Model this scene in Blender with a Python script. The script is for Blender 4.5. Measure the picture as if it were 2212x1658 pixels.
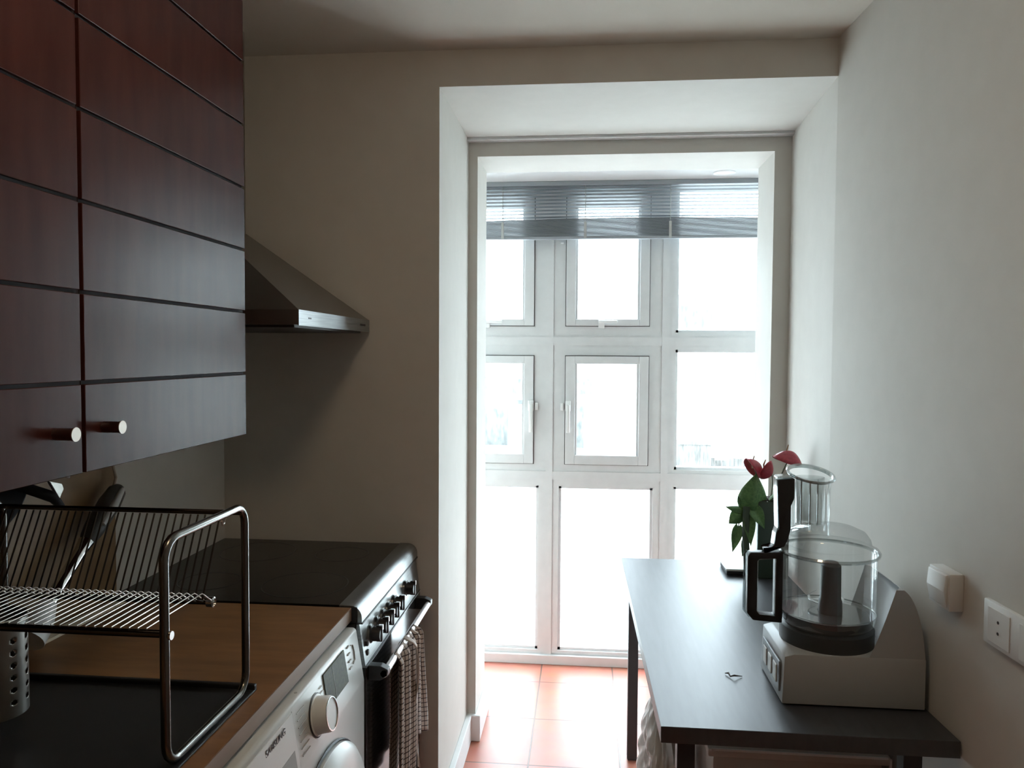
import bpy, bmesh, math, random
from mathutils import Vector, Matrix
random.seed(4)
S = bpy.context.scene
COL = S.collection
for o in list(bpy.data.objects): bpy.data.objects.remove(o)

# ------------------------------------------------------------------ camera, light, exposure
FPX, YAW, PITCH, ROLL, CAMZ = 1651.6, .0951, .0406, .0059, 1.4799
cd = bpy.data.cameras.new('camera'); cam = bpy.data.objects.new('camera', cd); COL.objects.link(cam)
cd.sensor_fit = 'HORIZONTAL'; cd.sensor_width = 36.0; cd.lens = 36.0 * FPX / 2212.0
cd.clip_start = .02; cd.clip_end = 200
fw = Vector((-math.sin(YAW)*math.cos(PITCH), math.cos(YAW)*math.cos(PITCH), -math.sin(PITCH)))
rt0 = Vector((math.cos(YAW), math.sin(YAW), 0)); up0 = rt0.cross(fw)
rt = rt0*math.cos(ROLL) + up0*math.sin(ROLL); up = up0*math.cos(ROLL) - rt0*math.sin(ROLL)
cam.matrix_world = Matrix(((rt.x, up.x, -fw.x, 0), (rt.y, up.y, -fw.y, 0), (rt.z, up.z, -fw.z, CAMZ), (0, 0, 0, 1)))
S.camera = cam
S.view_settings.view_transform = 'Standard'; S.view_settings.look = 'None'
S.view_settings.exposure = 0.0; S.view_settings.gamma = 1.0
S.view_settings.use_curve_mapping = False

W = bpy.data.worlds.new('overcast_sky'); S.world = W; W.use_nodes = True
wn = W.node_tree.nodes; bgn = wn['Background']
bgn.inputs[0].default_value = (.77, .90, 1.0, 1); bgn.inputs[1].default_value = 17.0

def portal(name, loc, sx, sy, rot):
    l = bpy.data.lights.new(name, 'AREA'); l.shape = 'RECTANGLE'; l.size = sx; l.size_y = sy
    l.cycles.is_portal = True
    o = bpy.data.objects.new(name, l); COL.objects.link(o); o.location = loc; o.rotation_euler = rot
portal('window_daylight_portal', (-.03, 3.70, 1.12), 2.5, 2.25, (-math.pi/2, 0, 0))

# ------------------------------------------------------------------ materials
MATS = {}
def mat(name, col, rough=.6, metal=0.0, spec=.5, coat=0.0, sheen=0.0):
    if name in MATS: return MATS[name]
    m = bpy.data.materials.new(name); m.use_nodes = True
    b = m.node_tree.nodes['Principled BSDF']
    b.inputs['Base Color'].default_value = (*col, 1); b.inputs['Roughness'].default_value = rough
    b.inputs['Metallic'].default_value = metal; b.inputs['Specular IOR Level'].default_value = spec
    b.inputs['Coat Weight'].default_value = coat
    MATS[name] = m; return m
def nd(m, t, **kw):
    n = m.node_tree.nodes.new(t)
    for k, v in kw.items(): setattr(n, k, v)
    return n
def lk(m, a, b): m.node_tree.links.new(a, b)
def vary(m, c1, c2, scale=(5, 5, 5), detail=4, lo=.35, hi=.65, bump=0.0, nscale=1.0, dist=.002):
    """noise mix of two colours of the same stuff, optional bump"""
    b = m.node_tree.nodes['Principled BSDF']
    tc = nd(m, 'ShaderNodeTexCoord'); mp = nd(m, 'ShaderNodeMapping'); mp.inputs['Scale'].default_value = scale
    nz = nd(m, 'ShaderNodeTexNoise'); nz.inputs['Scale'].default_value = nscale; nz.inputs['Detail'].default_value = detail
    cr = nd(m, 'ShaderNodeValToRGB')
    cr.color_ramp.elements[0].position = lo; cr.color_ramp.elements[0].color = (*c1, 1)
    cr.color_ramp.elements[1].position = hi; cr.color_ramp.elements[1].color = (*c2, 1)
    lk(m, tc.outputs['Object'], mp.inputs[0]); lk(m, mp.outputs[0], nz.inputs[0])
    lk(m, nz.outputs[0], cr.inputs[0]); lk(m, cr.outputs[0], b.inputs['Base Color'])
    if bump:
        bp = nd(m, 'ShaderNodeBump'); bp.inputs['Strength'].default_value = bump; bp.inputs['Distance'].default_value = dist
        lk(m, nz.outputs[0], bp.inputs['Height']); lk(m, bp.outputs[0], b.inputs['Normal'])
    return m
def clear(name, tint, gloss_rough=.03, base=.03, edge=.6, haze=0.0):
    """thin clear sheet: see-through with a reflection that grows at grazing angles"""
    m = bpy.data.materials.new(name); m.use_nodes = True; nt = m.node_tree
    for n in list(nt.nodes):
        if n.type != 'OUTPUT_MATERIAL': nt.nodes.remove(n)
    out = [n for n in nt.nodes if n.type == 'OUTPUT_MATERIAL'][0]
    tr = nd(m, 'ShaderNodeBsdfTransparent'); tr.inputs[0].default_value = (*tint, 1)
    gl = nd(m, 'ShaderNodeBsdfGlossy'); gl.inputs['Roughness'].default_value = gloss_rough
    lw = nd(m, 'ShaderNodeLayerWeight'); lw.inputs[0].default_value = .25
    mr = nd(m, 'ShaderNodeMapRange'); mr.inputs['To Min'].default_value = base; mr.inputs['To Max'].default_value = edge
    mx = nd(m, 'ShaderNodeMixShader')
    lk(m, lw.outputs['Facing'], mr.inputs[0]); lk(m, mr.outputs[0], mx.inputs[0])
    lk(m, tr.outputs[0], mx.inputs[1]); lk(m, gl.outputs[0], mx.inputs[2])
    last = mx
    if haze:
        df = nd(m, 'ShaderNodeBsdfDiffuse'); df.inputs[0].default_value = (.8, .85, .85, 1)
        m2 = nd(m, 'ShaderNodeMixShader'); m2.inputs[0].default_value = haze
        lk(m, mx.outputs[0], m2.inputs[1]); lk(m, df.outputs[0], m2.inputs[2]); last = m2
    lk(m, last.outputs[0], out.inputs[0])
    MATS[name] = m; return m

paint = vary(mat('wall_paint', (.66, .64, .60), .75), (.65, .63, .585), (.67, .65, .605), nscale=3, bump=.05, dist=.001)
paint_b = vary(mat('sunroom_paint', (.82, .83, .83), .6), (.78, .79, .79), (.80, .81, .81), nscale=3)
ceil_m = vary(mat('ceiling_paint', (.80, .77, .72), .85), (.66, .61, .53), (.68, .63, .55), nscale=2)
tile = mat('terracotta_tile', (.5, .14, .08), .38, spec=.5)
b = tile.node_tree.nodes['Principled BSDF']
tc = nd(tile, 'ShaderNodeTexCoord'); mp = nd(tile, 'ShaderNodeMapping')
mp.inputs['Location'].default_value = (.19, -3.385 + 20*.35, 0)
br = nd(tile, 'ShaderNodeTexBrick', offset=0.0, offset_frequency=1, squash=1.0)
br.inputs['Scale'].default_value = 1.0; br.inputs['Brick Width'].default_value = .33; br.inputs['Row Height'].default_value = .35
br.inputs['Mortar Size'].default_value = .0035; br.inputs['Mortar Smooth'].default_value = .3
br.inputs['Color1'].default_value = (.60, .21, .145, 1); br.inputs['Color2'].default_value = (.55, .19, .13, 1)
br.inputs['Mortar'].default_value = (.22, .12, .09, 1)
nz = nd(tile, 'ShaderNodeTexNoise'); nz.inputs['Scale'].default_value = 9
mxc = nd(tile, 'ShaderNodeMix', data_type='RGBA', blend_type='MULTIPLY'); mxc.inputs[0].default_value = .35
lk(tile, tc.outputs['Object'], mp.inputs[0]); lk(tile, mp.outputs[0], br.inputs['Vector']); lk(tile, tc.outputs['Object'], nz.inputs[0])
lk(tile, br.outputs['Color'], mxc.inputs['A']); lk(tile, nz.outputs['Color'], mxc.inputs['B'])
lk(tile, mxc.outputs['Result'], b.inputs['Base Color'])
bp = nd(tile, 'ShaderNodeBump'); bp.invert = True; bp.inputs['Distance'].default_value = .002; bp.inputs['Strength'].default_value = .6
lk(tile, br.outputs['Fac'], bp.inputs['Height']); lk(tile, bp.outputs[0], b.inputs['Normal'])

cherry = vary(mat('cabinet_laminate', (.12, .035, .03),   .27, spec=.10), (.046, .0135, .0115), (.062, .018, .0145), scale=(14, 14, 2.5), nscale=2, bump=.04)
groove = mat('groove_shadow_gap', (.012, .006, .006), .8)
oak = vary(mat('worktop_laminate', (.34, .17, .065), .45), (.19, .09, .034), (.275, .135, .053), scale=(3, 14, 14), nscale=2.2, detail=7)
oak_edge = vary(mat('worktop_edge', (.42, .30, .22), .5), (.20, .125, .08), (.25, .16, .105), scale=(14, 3, 14), nscale=2)
splash = vary(mat('splashback_laminate', (.16, .10, .05), .5), (.21, .13, .065), (.28, .18, .09), scale=(10, 4, 10), nscale=2, detail=6)
steel = vary(mat('brushed_steel', (.3, .31, .31), .40, 1.0), (.28, .29, .29), (.36, .37, .37), scale=(2, 2, 80), nscale=4)
steel_dull = mat('satin_steel', (.30, .29, .27), .36, 1.0)
rack_steel = mat('dark_rack_steel', (.17, .165, .155), .2, 1.0)
chrome = mat('chrome', (.75, .77, .78), .12, 1.0)
wire_m = mat('wire_steel', (.62, .56, .50), .28, 1.0)
hobglass = mat('black_ceramic_glass', (.008, .008, .008), .13)
black = mat('black_plastic', (.015, .016, .018), .4)
black_soft = mat('black_rubber', (.02, .02, .02), .65)
white_app = mat('white_enamel', (.62, .63, .61), .28)
white_pl = mat('white_plastic', (.80, .81, .80), .4)
grey_pl = mat('grey_plastic', (.42, .42, .40), .5)
lcd = vary(mat('display_glass', (.06, .08, .055), .5, spec=.15), (.05, .065, .05), (.085, .10, .065), nscale=30)
ink = mat('dark_print', (.04, .04, .045), .5)
frame_w = vary(mat('window_frame_white', (.80, .82, .82), .45), (.66, .67, .67), (.69, .70, .70), nscale=4)
gap_m = mat('frame_gasket', (.10, .10, .10), .7)
tabletop_m = vary(mat('black_brown_foil', (.018, .017, .018), .44, spec=1.0), (.030, .034, .041), (.042, .046, .054), scale=(22, 2.2, 10), nscale=3, detail=5, bump=.12, dist=.0006)
leg_m = mat('table_leg_paint', (.035, .038, .044), .45)
blind_m = mat('blind_slat', (.30, .32, .34), .5)
board_m = mat('pale_wood', (.80, .72, .55), .5)
leaf = vary(mat('leaf_green', (.06, .16, .05), .45), (.07, .17, .06), (.13, .26, .09), nscale=25)
stem_m = mat('stem_green', (.09, .10, .06), .6)
spathe = vary(mat('red_spathe', (.35, .03, .05), .35), (.30, .025, .045), (.42, .04, .06), nscale=20)
pot_m = mat('dark_green_glaze', (.035, .06, .045), .3)
bag_m = mat('translucent_bag', (.72, .70, .68), .45)
box_m = mat('beige_storage_plastic', (.55, .48, .42), .5)
facade = mat('pale_render', (.88, .88, .86), .9)
dkwin = vary(mat('far_window_glass', (.10, .12, .12), .6), (.055, .058, .055), (.12, .125, .12), scale=(5, 5, 2), nscale=4, detail=6)
fence_m = vary(mat('far_fence', (.16, .16, .16), .9), (.06, .057, .053), (.13, .125, .118), scale=(9, 9, 1.5), nscale=5, detail=6)
ground_m = mat('pale_paving', (.75, .75, .73), .9)
glass_pane = clear('window_pane_glass', (.97, .985, .98), .02, .02, .5)
bowl_glass = clear('clear_polycarbonate', (.96, .975, .975), .05, .04, .75, haze=.035)
lens_m = mat('lamp_lens', (.85, .86, .86), .3)

towel_m = mat('checked_cotton', (.7, .6, .55), .9)
b = towel_m.node_tree.nodes['Principled BSDF']
tc = nd(towel_m, 'ShaderNodeTexCoord'); mp = nd(towel_m, 'ShaderNodeMapping')
br = nd(towel_m, 'ShaderNodeTexBrick', offset=0.0, squash=1.0)
br.inputs['Scale'].default_value = 1.0; br.inputs['Brick Width'].default_value = .013; br.inputs['Row Height'].default_value = .013
br.inputs['Mortar Size'].default_value = .0013; br.inputs['Mortar Smooth'].default_value = .1
br.inputs['Color1'].default_value = (.62, .52, .46, 1); br.inputs['Color2'].default_value = (.58, .49, .43, 1); br.inputs['Mortar'].default_value = (.045, .03, .03, 1)
lk(towel_m, tc.outputs['UV'], mp.inputs[0]); lk(towel_m, mp.outputs[0], br.inputs['Vector']); lk(towel_m, br.outputs['Color'], b.inputs['Base Color'])

# ------------------------------------------------------------------ mesh helpers
class MB:
    def __init__(s): s.bm = bmesh.new()
    def box(s, x0, x1, y0, y1, z0, z1, bev=0.0, seg=2):
        t = bmesh.new()
        vs = [t.verts.new((x, y, z)) for x in (x0, x1) for y in (y0, y1) for z in (z0, z1)]
        for f in ((0,1,3,2),(4,6,7,5),(0,4,5,1),(2,3,7,6),(0,2,6,4),(1,5,7,3)): t.faces.new([vs[i] for i in f])
        bmesh.ops.recalc_face_normals(t, faces=t.faces)
        if bev: bmesh.ops.bevel(t, geom=t.edges[:], offset=bev, segments=seg, profile=.5, affect='EDGES')
        s._merge(t); return s
    def _merge(s, t, M=None):
        if M: bmesh.ops.transform(t, matrix=M, verts=t.verts)
        me = bpy.data.meshes.new('tmp'); t.to_mesh(me); t.free(); s.bm.from_mesh(me); bpy.data.meshes.remove(me)
    def prism(s, pts, h0, h1, axis='Z', bev=0.0):
        """polygon pts (2D) extruded along axis. Z:(x,y) Y:(x,z) X:(y,z)"""
        def mk(p, h): return {'Z': (p[0], p[1], h), 'Y': (p[0], h, p[1]), 'X': (h, p[0], p[1])}[axis]
        t = bmesh.new()
        a = [t.verts.new(mk(p, h0)) for p in pts]; c = [t.verts.new(mk(p, h1)) for p in pts]; n = len(pts)
        t.faces.new(a); t.faces.new(c[::-1])
        for i in range(n): t.faces.new((a[i], c[i], c[(i+1) % n], a[(i+1) % n]))
        bmesh.ops.recalc_face_normals(t, faces=t.faces)
        if bev: bmesh.ops.bevel(t, geom=[e for e in t.edges], offset=bev, segments=2, profile=.5, affect='EDGES')
        s._merge(t); return s
    def lathe(s, prof, c, axis='Z', n=40, sx=1.0, sy=1.0, cap=True):
        """prof list of (r,h)"""
        t = bmesh.new(); rings = []
        for r, h in prof:
            ring = []
            for i in range(n):
                a = 2*math.pi*i/n; u, v = r*math.cos(a)*sx, r*math.sin(a)*sy
                p = {'Z': (c[0]+u, c[1]+v, c[2]+h), 'X': (c[0]+h, c[1]+u, c[2]+v), 'Y': (c[0]+u, c[1]+h, c[2]+v)}[axis]
                ring.append(t.verts.new(p))
            rings.append(ring)
        for A, B in zip(rings, rings[1:]):
            for i in range(n): t.faces.new((A[i], A[(i+1) % n], B[(i+1) % n], B[i]))
        if cap:
            for R_, in ((rings[0],), (rings[-1],)):
                try: t.faces.new(R_)
                except Exception: pass
        bmesh.ops.recalc_face_normals(t, faces=t.faces)
        s._merge(t); return s
    def cyl(s, c, r, h, axis='Z', n=24): return s.lathe([(r, 0), (r, h)], c, axis, n)
    def tube(s, pts, r, n=10, flat=1.0, closed=False):
        P = [Vector(p) for p in pts]; t = bmesh.new(); rings = []; L = len(P)
        up = None
        for i in range(L):
            if closed: d = P[(i+1) % L] - P[i-1]
            else: d = P[min(i+1, L-1)] - P[max(i-1, 0)]
            d.normalize()
            if up is None:
                up = Vector((1, 0, 0)) if abs(d.x) < .9 else Vector((0, 0, 1))
            a = (up - d*up.dot(d)).normalized(); up = a; b2 = d.cross(a)
            rr = r[i] if isinstance(r, (list, tuple)) else r
            rings.append([t.verts.new(P[i] + a*(rr*flat*math.cos(2*math.pi*k/n)) + b2*(rr*math.sin(2*math.pi*k/n))) for k in range(n)])
        prs = list(zip(rings, rings[1:])) + ([(rings[-1], rings[0])] if closed else [])
        for A, B in prs:
            for k in range(n): t.faces.new((A[k], A[(k+1) % n], B[(k+1) % n], B[k]))
        if not closed: t.faces.new(rings[0]); t.faces.new(rings[-1])
        bmesh.ops.recalc_face_normals(t, faces=t.faces)
        s._merge(t); return s
    def grid(s, fn, nu, nv, uv=None):
        """sheet from fn(u,v), u,v in 0..1"""
        t = bmesh.new(); V = [[t.verts.new(fn(i/nu, j/nv)) for j in range(nv+1)] for i in range(nu+1)]
        ul = t.loops.layers.uv.new('UVMap') if uv else None
        for i in range(nu):
            for j in range(nv):
                f = t.faces.new((V[i][j], V[i+1][j], V[i+1][j+1], V[i][j+1]))
                if uv:
                    for l, (a, c) in zip(f.loops, ((i, j), (i+1, j), (i+1, j+1), (i, j+1))): l[ul].uv = uv(a/nu, c/nv)
        s._merge(t); return s
    def solid(s, pts, faces):
        t = bmesh.new(); v = [t.verts.new(p) for p in pts]
        for f in faces: t.faces.new([v[i] for i in f])
        bmesh.ops.recalc_face_normals(t, faces=t.faces); s._merge(t); return s
    def xf(s, M): bmesh.ops.transform(s.bm, matrix=M, verts=s.bm.verts); return s
    def build(s, name, m, parent=None, smooth=None, thick=0.0, **tags):
        me = bpy.data.meshes.new(name); s.bm.to_mesh(me); s.bm.free()
        o = bpy.data.objects.new(name, me); COL.objects.link(o)
        ms = m if isinstance(m, (list, tuple)) else [m]
        for k in ms: me.materials.append(k)
        if smooth is not None:
            for p in me.polygons: p.use_smooth = True
            try: me.set_sharp_from_angle(angle=math.radians(smooth))
            except Exception: pass
        if thick:
            md = o.modifiers.new('thickness', 'SOLIDIFY'); md.thickness = thick; md.offset = 0
        if parent is not None: o.parent = parent; o.matrix_parent_inverse = parent.matrix_world.inverted()
        for k, v in tags.items(): o[k] = v
        return o
def thing(name, loc, label, cat, group=None):
    o = bpy.data.objects.new(name, None); COL.objects.link(o); o.empty_display_size = .05
    o.matrix_world = Matrix.Translation(loc); o['label'] = label; o['category'] = cat
    if group: o['group'] = group
    return o
def text(parent, body, size, M, m, name='lettering', ext=.0004):
    cu = bpy.data.curves.new(name, 'FONT'); cu.body = body; cu.size = size; cu.extrude = ext; cu.align_x = 'CENTER'; cu.align_y = 'CENTER'
    cu.offset = size*.012
    t = bpy.data.objects.new('tmp', cu); COL.objects.link(t)
    dg = bpy.context.evaluated_depsgraph_get(); me = bpy.data.meshes.new_from_object(t.evaluated_get(dg))
    bpy.data.objects.remove(t); me.transform(M); me.materials.clear(); me.materials.append(m)
    o = bpy.data.objects.new(name, me); COL.objects.link(o); o.parent = parent; o.matrix_parent_inverse = parent.matrix_world.inverted()
    return o
def arc(cx, cy, r, a0, a1, n): return [(cx + r*math.cos(math.radians(a0+(a1-a0)*i/n)), cy + r*math.sin(math.radians(a0+(a1-a0)*i/n))) for i in range(n+1)]

# ------------------------------------------------------------------ the room
XL, YW, ZC, ZB, YP = -1.1162, 2.275, 2.375, 2.268, 2.85
ZI, YI, YG, ZS = 2.208, 3.109, 3.60, 2.259
def xr(y): return .7056 - .0507*(y - YW)
ST = dict(kind='structure')
MB().box(-1.6, 1.5, -1.7, 3.70, -.06, 0).build('floor', tile, **ST)
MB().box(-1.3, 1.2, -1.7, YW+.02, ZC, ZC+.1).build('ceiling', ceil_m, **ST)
MB().box(XL-.12, XL, -1.7, YW+.5, 0, ZC+.1).build('wall_left', paint, **ST)
# right wall: slightly splayed, then the niche cheek
MB().solid([(xr(-1.7), -1.7, 0), (xr(YW), YW, 0), (.7306, YP, 0), (1.15, YP, 0), (1.15, -1.7, 0),
            (xr(-1.7), -1.7, ZC+.1), (xr(YW), YW, ZC+.1), (.7306, YP, ZC+.1), (1.15, YP, ZC+.1), (1.15, -1.7, ZC+.1)],
           [(0,1,6,5),(1,2,7,6),(2,3,8,7),(3,4,9,8),(4,0,5,9),(0,4,3,2,1),(5,6,7,8,9)]).build('wall_right', paint, **ST)
MB().box(-1.4, 1.3, -1.8, -1.7, 0, ZC+.1).build('wall_rear', mat('rear_wall_paint', (.36, .28, .21), .8), **ST)
# wall beside the cooker with its deep left pier
MB().box(XL, -.4385, YW, YP+.26, 0, ZC).build('wall_back', paint, **ST)
# beam over the niche
MB().box(-.4385, .90, YW, YP, ZB, ZC).build('trim_1', paint, **ST)
# inner opening: left jamb nib, right nib, head
MB().box(-.4385, -.405, YP, YI, 0, ZC).box(.67, 1.15, YP, YI, 0, ZC).box(-.405, .67, YP, YI, ZI, ZC).build('wall_opening', paint, **ST)
# skirting: follows left cheek, turns the corner of the nib
MB().prism([(-.4385, YW+.002), (-.418, YW+.002), (-.418, YP-.02), (-.385, YP-.02), (-.385, YI), (-.405, YI), (-.405, YP), (-.4385, YP)], 0, .10, bev=.003).build('baseboard_left', paint_b, **ST)
MB().prism([(xr(-1.6), -1.6), (xr(YW), YW), (.7306, YP), (.7126, YP), (xr(YW)-.016, YW), (xr(-1.6)-.016, -1.6)], 0, .10, bev=.003).build('baseboard_right', paint_b, **ST)
# sunroom
MB().box(-1.3, 1.25, YI-.3, YG+.08, ZS, ZS+.3).build('ceiling_sunroom', paint_b, **ST)
MB().box(-1.36, -1.26, YI, YG+.08, 0, ZS).build('wall_sunroom_left', paint_b, **ST)
MB().box(1.14, 1.24, YI, YG+.08, 0, ZS).build('wall_sunroom_right', paint_b, **ST)
MB().box(-1.3, XL, YI-.04, YI, 0, ZC).build('wall_sunroom_near', paint_b, **ST)

# ------------------------------------------------------------------ glazed screen
win = bpy.data.objects.new('window_1', None); COL.objects.link(win); win['kind'] = 'structure'
FD0, FD1 = YG, YG+.07
cols = [(-1.235, 'c'), (-.70, 'c'), (-.165, 'c'), (.37, 'f')]
rows_c = [(.0, .064, 0), (.064, .852, 1), (.852, .955, 0), (.955, 1.470, 2), (1.470, 1.605, 0), (1.605, 2.210, 2), (2.210, ZS, 0)]
rows_f = [(.0, .064, 0), (.064, .860, 1), (.860, .940, 0), (.940, 1.499, 1), (1.499, 1.578, 0), (1.578, 2.235, 1), (2.235, ZS, 0)]
fr = MB(); panes = []; cas = []
for x0, k in cols:
    x1 = x0 + .535
    for z0, z1, t in (rows_c if k == 'c' else rows_f):
        if t == 0: fr.box(x0, x1, FD0, FD1, z0, z1)
        else:
            a, c = (x0+.0465, x1-.0495) if t == 1 else (x0+.071, x1-.0725)
            fr.box(x0, a, FD0, FD1, z0, z1); fr.box(c, x1, FD0, FD1, z0, z1)
            if t == 1: panes.append((a, c, z0, z1))
            else: cas.append((a, c, z0, z1))
fr.box(-1.26, -1.235, FD0, FD1, 0, ZS).box(.905, 1.14, FD0, FD1, 0, ZS)
# cover strips over the posts and transoms
for x in (-.70, -.165, .37): fr.box(x-.016, x+.016, FD0-.006, FD0, .0, ZS)
for z in (.903, 1.537): fr.box(-1.235, 1.1, FD0-.005, FD0, z-.02, z+.02)
fr.box(-1.26, 1.14, FD0-.02, FD0, ZS-.035, ZS, .002).box(-1.26, 1.14, FD0-.02, FD0, 0, .045, .003)
fr.build('frame', frame_w, win)
for a, c, z0, z1 in panes:
    bd = MB(); w = .012
    for q in ((a, a+w, z0, z1), (c-w, c, z0, z1), (a, c, z0, z0+w), (a, c, z1-w, z1)): bd.box(q[0], q[1], FD0+.012, FD1-.01, q[2], q[3])
    MB().box(a+.002, c-.002, FD0+.035, FD0+.041, z0+.002, z1-.002).build('pane', glass_pane, win)
    bd.build('glazing_bead', frame_w, win)
for i, (a, c, z0, z1) in enumerate(cas):
    cs = MB(); g = .0035
    top = z1 > 2
    w = .044; wt = .055 if top else .036; wb = .030 if top else .044
    A, C_, Z0, Z1 = a+g, c-g, z0+g, z1-g
    cs.box(A, A+w, FD0-.014, FD1-.01, Z0, Z1, .002).box(C_-w, C_, FD0-.014, FD1-.01, Z0, Z1, .002)
    cs.box(A+w, C_-w, FD0-.014, FD1-.01, Z0, Z0+wb, .002).box(A+w, C_-w, FD0-.014, FD1-.01, Z1-wt, Z1, .002)
    # raised inner bead
    bw = .01
    cs.box(A+w, A+w+bw, FD0-.004, FD0+.03, Z0+wb, Z1-wt).box(C_-w-bw, C_-w, FD0-.004, FD0+.03, Z0+wb, Z1-wt)
    co = cs.build('casement', frame_w, win)
    MB().box(A+w, C_-w, FD0+.03, FD0+.036, Z0+wb, Z1-wt).build('pane', glass_pane, co)
    gk = MB()
    for q in ((a, A, z0, z1), (C_, c, z0, z1), (a, c, z0, Z0), (a, c, Z1, z1)): gk.box(q[0]-.0003, q[1]+.0003, FD0+.004, FD1-.012, q[2]-.0003, q[3]+.0003)
    gk.build('gasket', gap_m, co)
    h = MB()
    if top:
        xm = (a+c)/2 - .03
        h.box(xm-.012, xm+.016, FD0-.028, FD0-.014, Z0-.012, Z0+.028, .003).box(xm-.012, xm+.075, FD0-.045, FD0-.028, Z0+.010, Z0+.024, .004)
    else:
        xm = A+.012 if i in (4, 5) else C_-.012
        zc = Z0+.27
        h.box(xm-.012, xm+.014, FD0-.028, FD0-.014, zc-.02, zc+.03, .003).box(xm-.006, xm+.010, FD0-.048, FD0-.028, zc-.12, zc+.012, .004)
        s_ = -1 if i in (4, 5) else 1
        h.box(min(xm+s_*.02, xm+s_*.034), max(xm+s_*.02, xm+s_*.034), FD0-.018, FD0-.0, zc-.018, zc+.018, .003)
    h.build('handle', white_pl, co, smooth=35)
MB().box(-.118, -.104, FD0-.016, FD0-.005, 1.988, 1.996, .002).build('blind_cleat', white_pl, win)

# ------------------------------------------------------------------ venetian blind
bl = thing('venetian_blind', (.15, 3.52, 2.25), 'grey venetian blind drawn halfway up, hanging over the tops of the sunroom windows', 'blind')
bx0, bx1 = -.75, .792
MB().box(bx0, bx1, 3.50, 3.54, 2.238, 2.2585, .002).build('headrail', blind_m, bl)
sl = MB()
def sag(u): return .012*math.sin(math.pi*u) - .004 + .014*u
NS = 9
for k in range(NS):
    z = 2.226 - k*.0165
    for f0, f1 in ((0, 1),):
        def fn(u, v, z=z, k=k):
            return (bx0 + (bx1-bx0)*u, 3.508 + .025*v, z + .0022*math.sin(math.pi*v) - .003*v + (k/NS)*(sag(u)*.6))
        sl.grid(fn, 24, 3)
sl.build('slats', blind_m, bl, thick=.0006)
st = MB()
for k in range(19):
    def fn(u, v, k=k):
        return (bx0 + (bx1-bx0)*u, 3.506 + .027*v, 2.011 + k*.0036 + (k/18)*(sag(u)) + .002*math.sin(math.pi*v) + .0008*math.sin(37*u+k))
    st.grid(fn, 30, 3)
st.build('stacked_slats', blind_m, bl, thick=.0015)
MB().box(bx0, bx1, 3.505, 3.533, 1.998, 2.010, .003).build('bottom_rail', blind_m, bl)
for x in (-.382, -.005, .375):
    MB().tube([(x, 3.5065, 2.24), (x, 3.5065, 2.0)], .0012, 6).tube([(x, 3.534, 2.24), (x, 3.534, 2.0)], .0012, 6).box(x-.006, x+.006, 3.5035, 3.5045, 2.0, 2.075).build('cord', grey_pl, bl)
# downlight
dl = thing('ceiling_downlight', (.588, 3.39, ZS), 'round white recessed downlight in the sunroom ceiling above the blind', 'ceiling light')
MB().lathe([(.030, -.001), (.046, -.004), (.05, 0), (.03, 0)], (.588, 3.39, ZS), n=36, cap=False).build('trim_ring', white_pl, dl, smooth=40)
MB().cyl((.588, 3.39, ZS-.002), .030, .002, n=30).build('lens', lens_m, dl)

# ------------------------------------------------------------------ outside
MB().box(-14, 14, 3.72, 40, -.75, -.65).build('ground', ground_m, **ST)
MB().box(-1.6, 1.6, 3.67, 4.6, -.7, -.01).build('terrace', ground_m, **ST)
hs = thing('apartment_building', (0, 10.3, -.65), 'pale washed out apartment building seen through the sunroom windows', 'building')
MB().box(-6, 6, 10.3, 14, -.65, 3.1).build('wall', facade, hs)
for (x0, x1, z0, z1) in ((-1.40, -1.17, .98, 1.08), (-1.40, -1.19, 1.13, 1.16), (-.98, -.74, .92, 1.14), (-.98, -.74, .78, .86), (-1.45, -1.02, .22, .74), (-.17, .10, .92, 1.15), (-.17, .0, .2, .84), (1.20, 1.66, 1.80, 2.27)):
    f_ = MB().box(x0, x1, 10.27, 10.31, z0, z1).build('window', facade, hs)
    MB().box(x0+.01, x1-.01, 10.262, 10.272, z0+.01, z1-.01).build('pane', dkwin, f_)
fe = thing('garden_fence', (0, 9.5, -.65), 'grey board fence in the garden below the apartment building', 'fence')
fp = MB()
for k in range(60):
    x = -3 + k*.085; fp.box(x, x+.08, 9.48, 9.50, -.65, .20 + .02*math.sin(k*1.7))
fp.build('boards', fence_m, fe)
MB().box(-3, 2.1, 9.50, 9.53, -.1, -.04).build('rail', fence_m, fe)
MB().box(-6, 6, 8.7, 8.9, -.65, -.10).box(-6.05, 6.05, 8.66, 8.94, -.10, -.06, .01).build('garden_wall', facade, label='low pale garden wall in front of the board fence', category='wall')
sh = thing('garden_shed', (1.4, 9.2, -.65), 'small dark shed standing beside the garden fence', 'shed')
MB().box(1.12, 1.48, 9.1, 9.44, -.65, .42).build('body', fence_m, sh)
MB().prism([(1.09, .42), (1.51, .42), (1.30, .47)], 9.07, 9.45, 'Y').build('roof', fence_m, sh)

# ------------------------------------------------------------------ warm ceiling lamp of the kitchen, over the cook's side
cl = thing('ceiling_lamp', (-.20, .75, ZC), 'round warm ceiling lamp of the kitchen, almost overhead of the viewer', 'ceiling light')
glow = bpy.data.materials.new('lamp_glow'); glow.use_nodes = True
gb = glow.node_tree.nodes['Principled BSDF']; gb.inputs['Emission Color'].default_value = (1, .74, .48, 1); gb.inputs['Emission Strength'].default_value = 18.0
MB().lathe([(0, -.10), (.05, -.096), (.09, -.080), (.118, -.055), (.128, -.03), (.128, -.014)], (-.20, .75, ZC), n=40, cap=False).build('shade', glow, cl, smooth=60)
MB().cyl((-.20, .75, ZC-.014), .140, .013, n=40).build('base', white_pl, cl)
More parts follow.
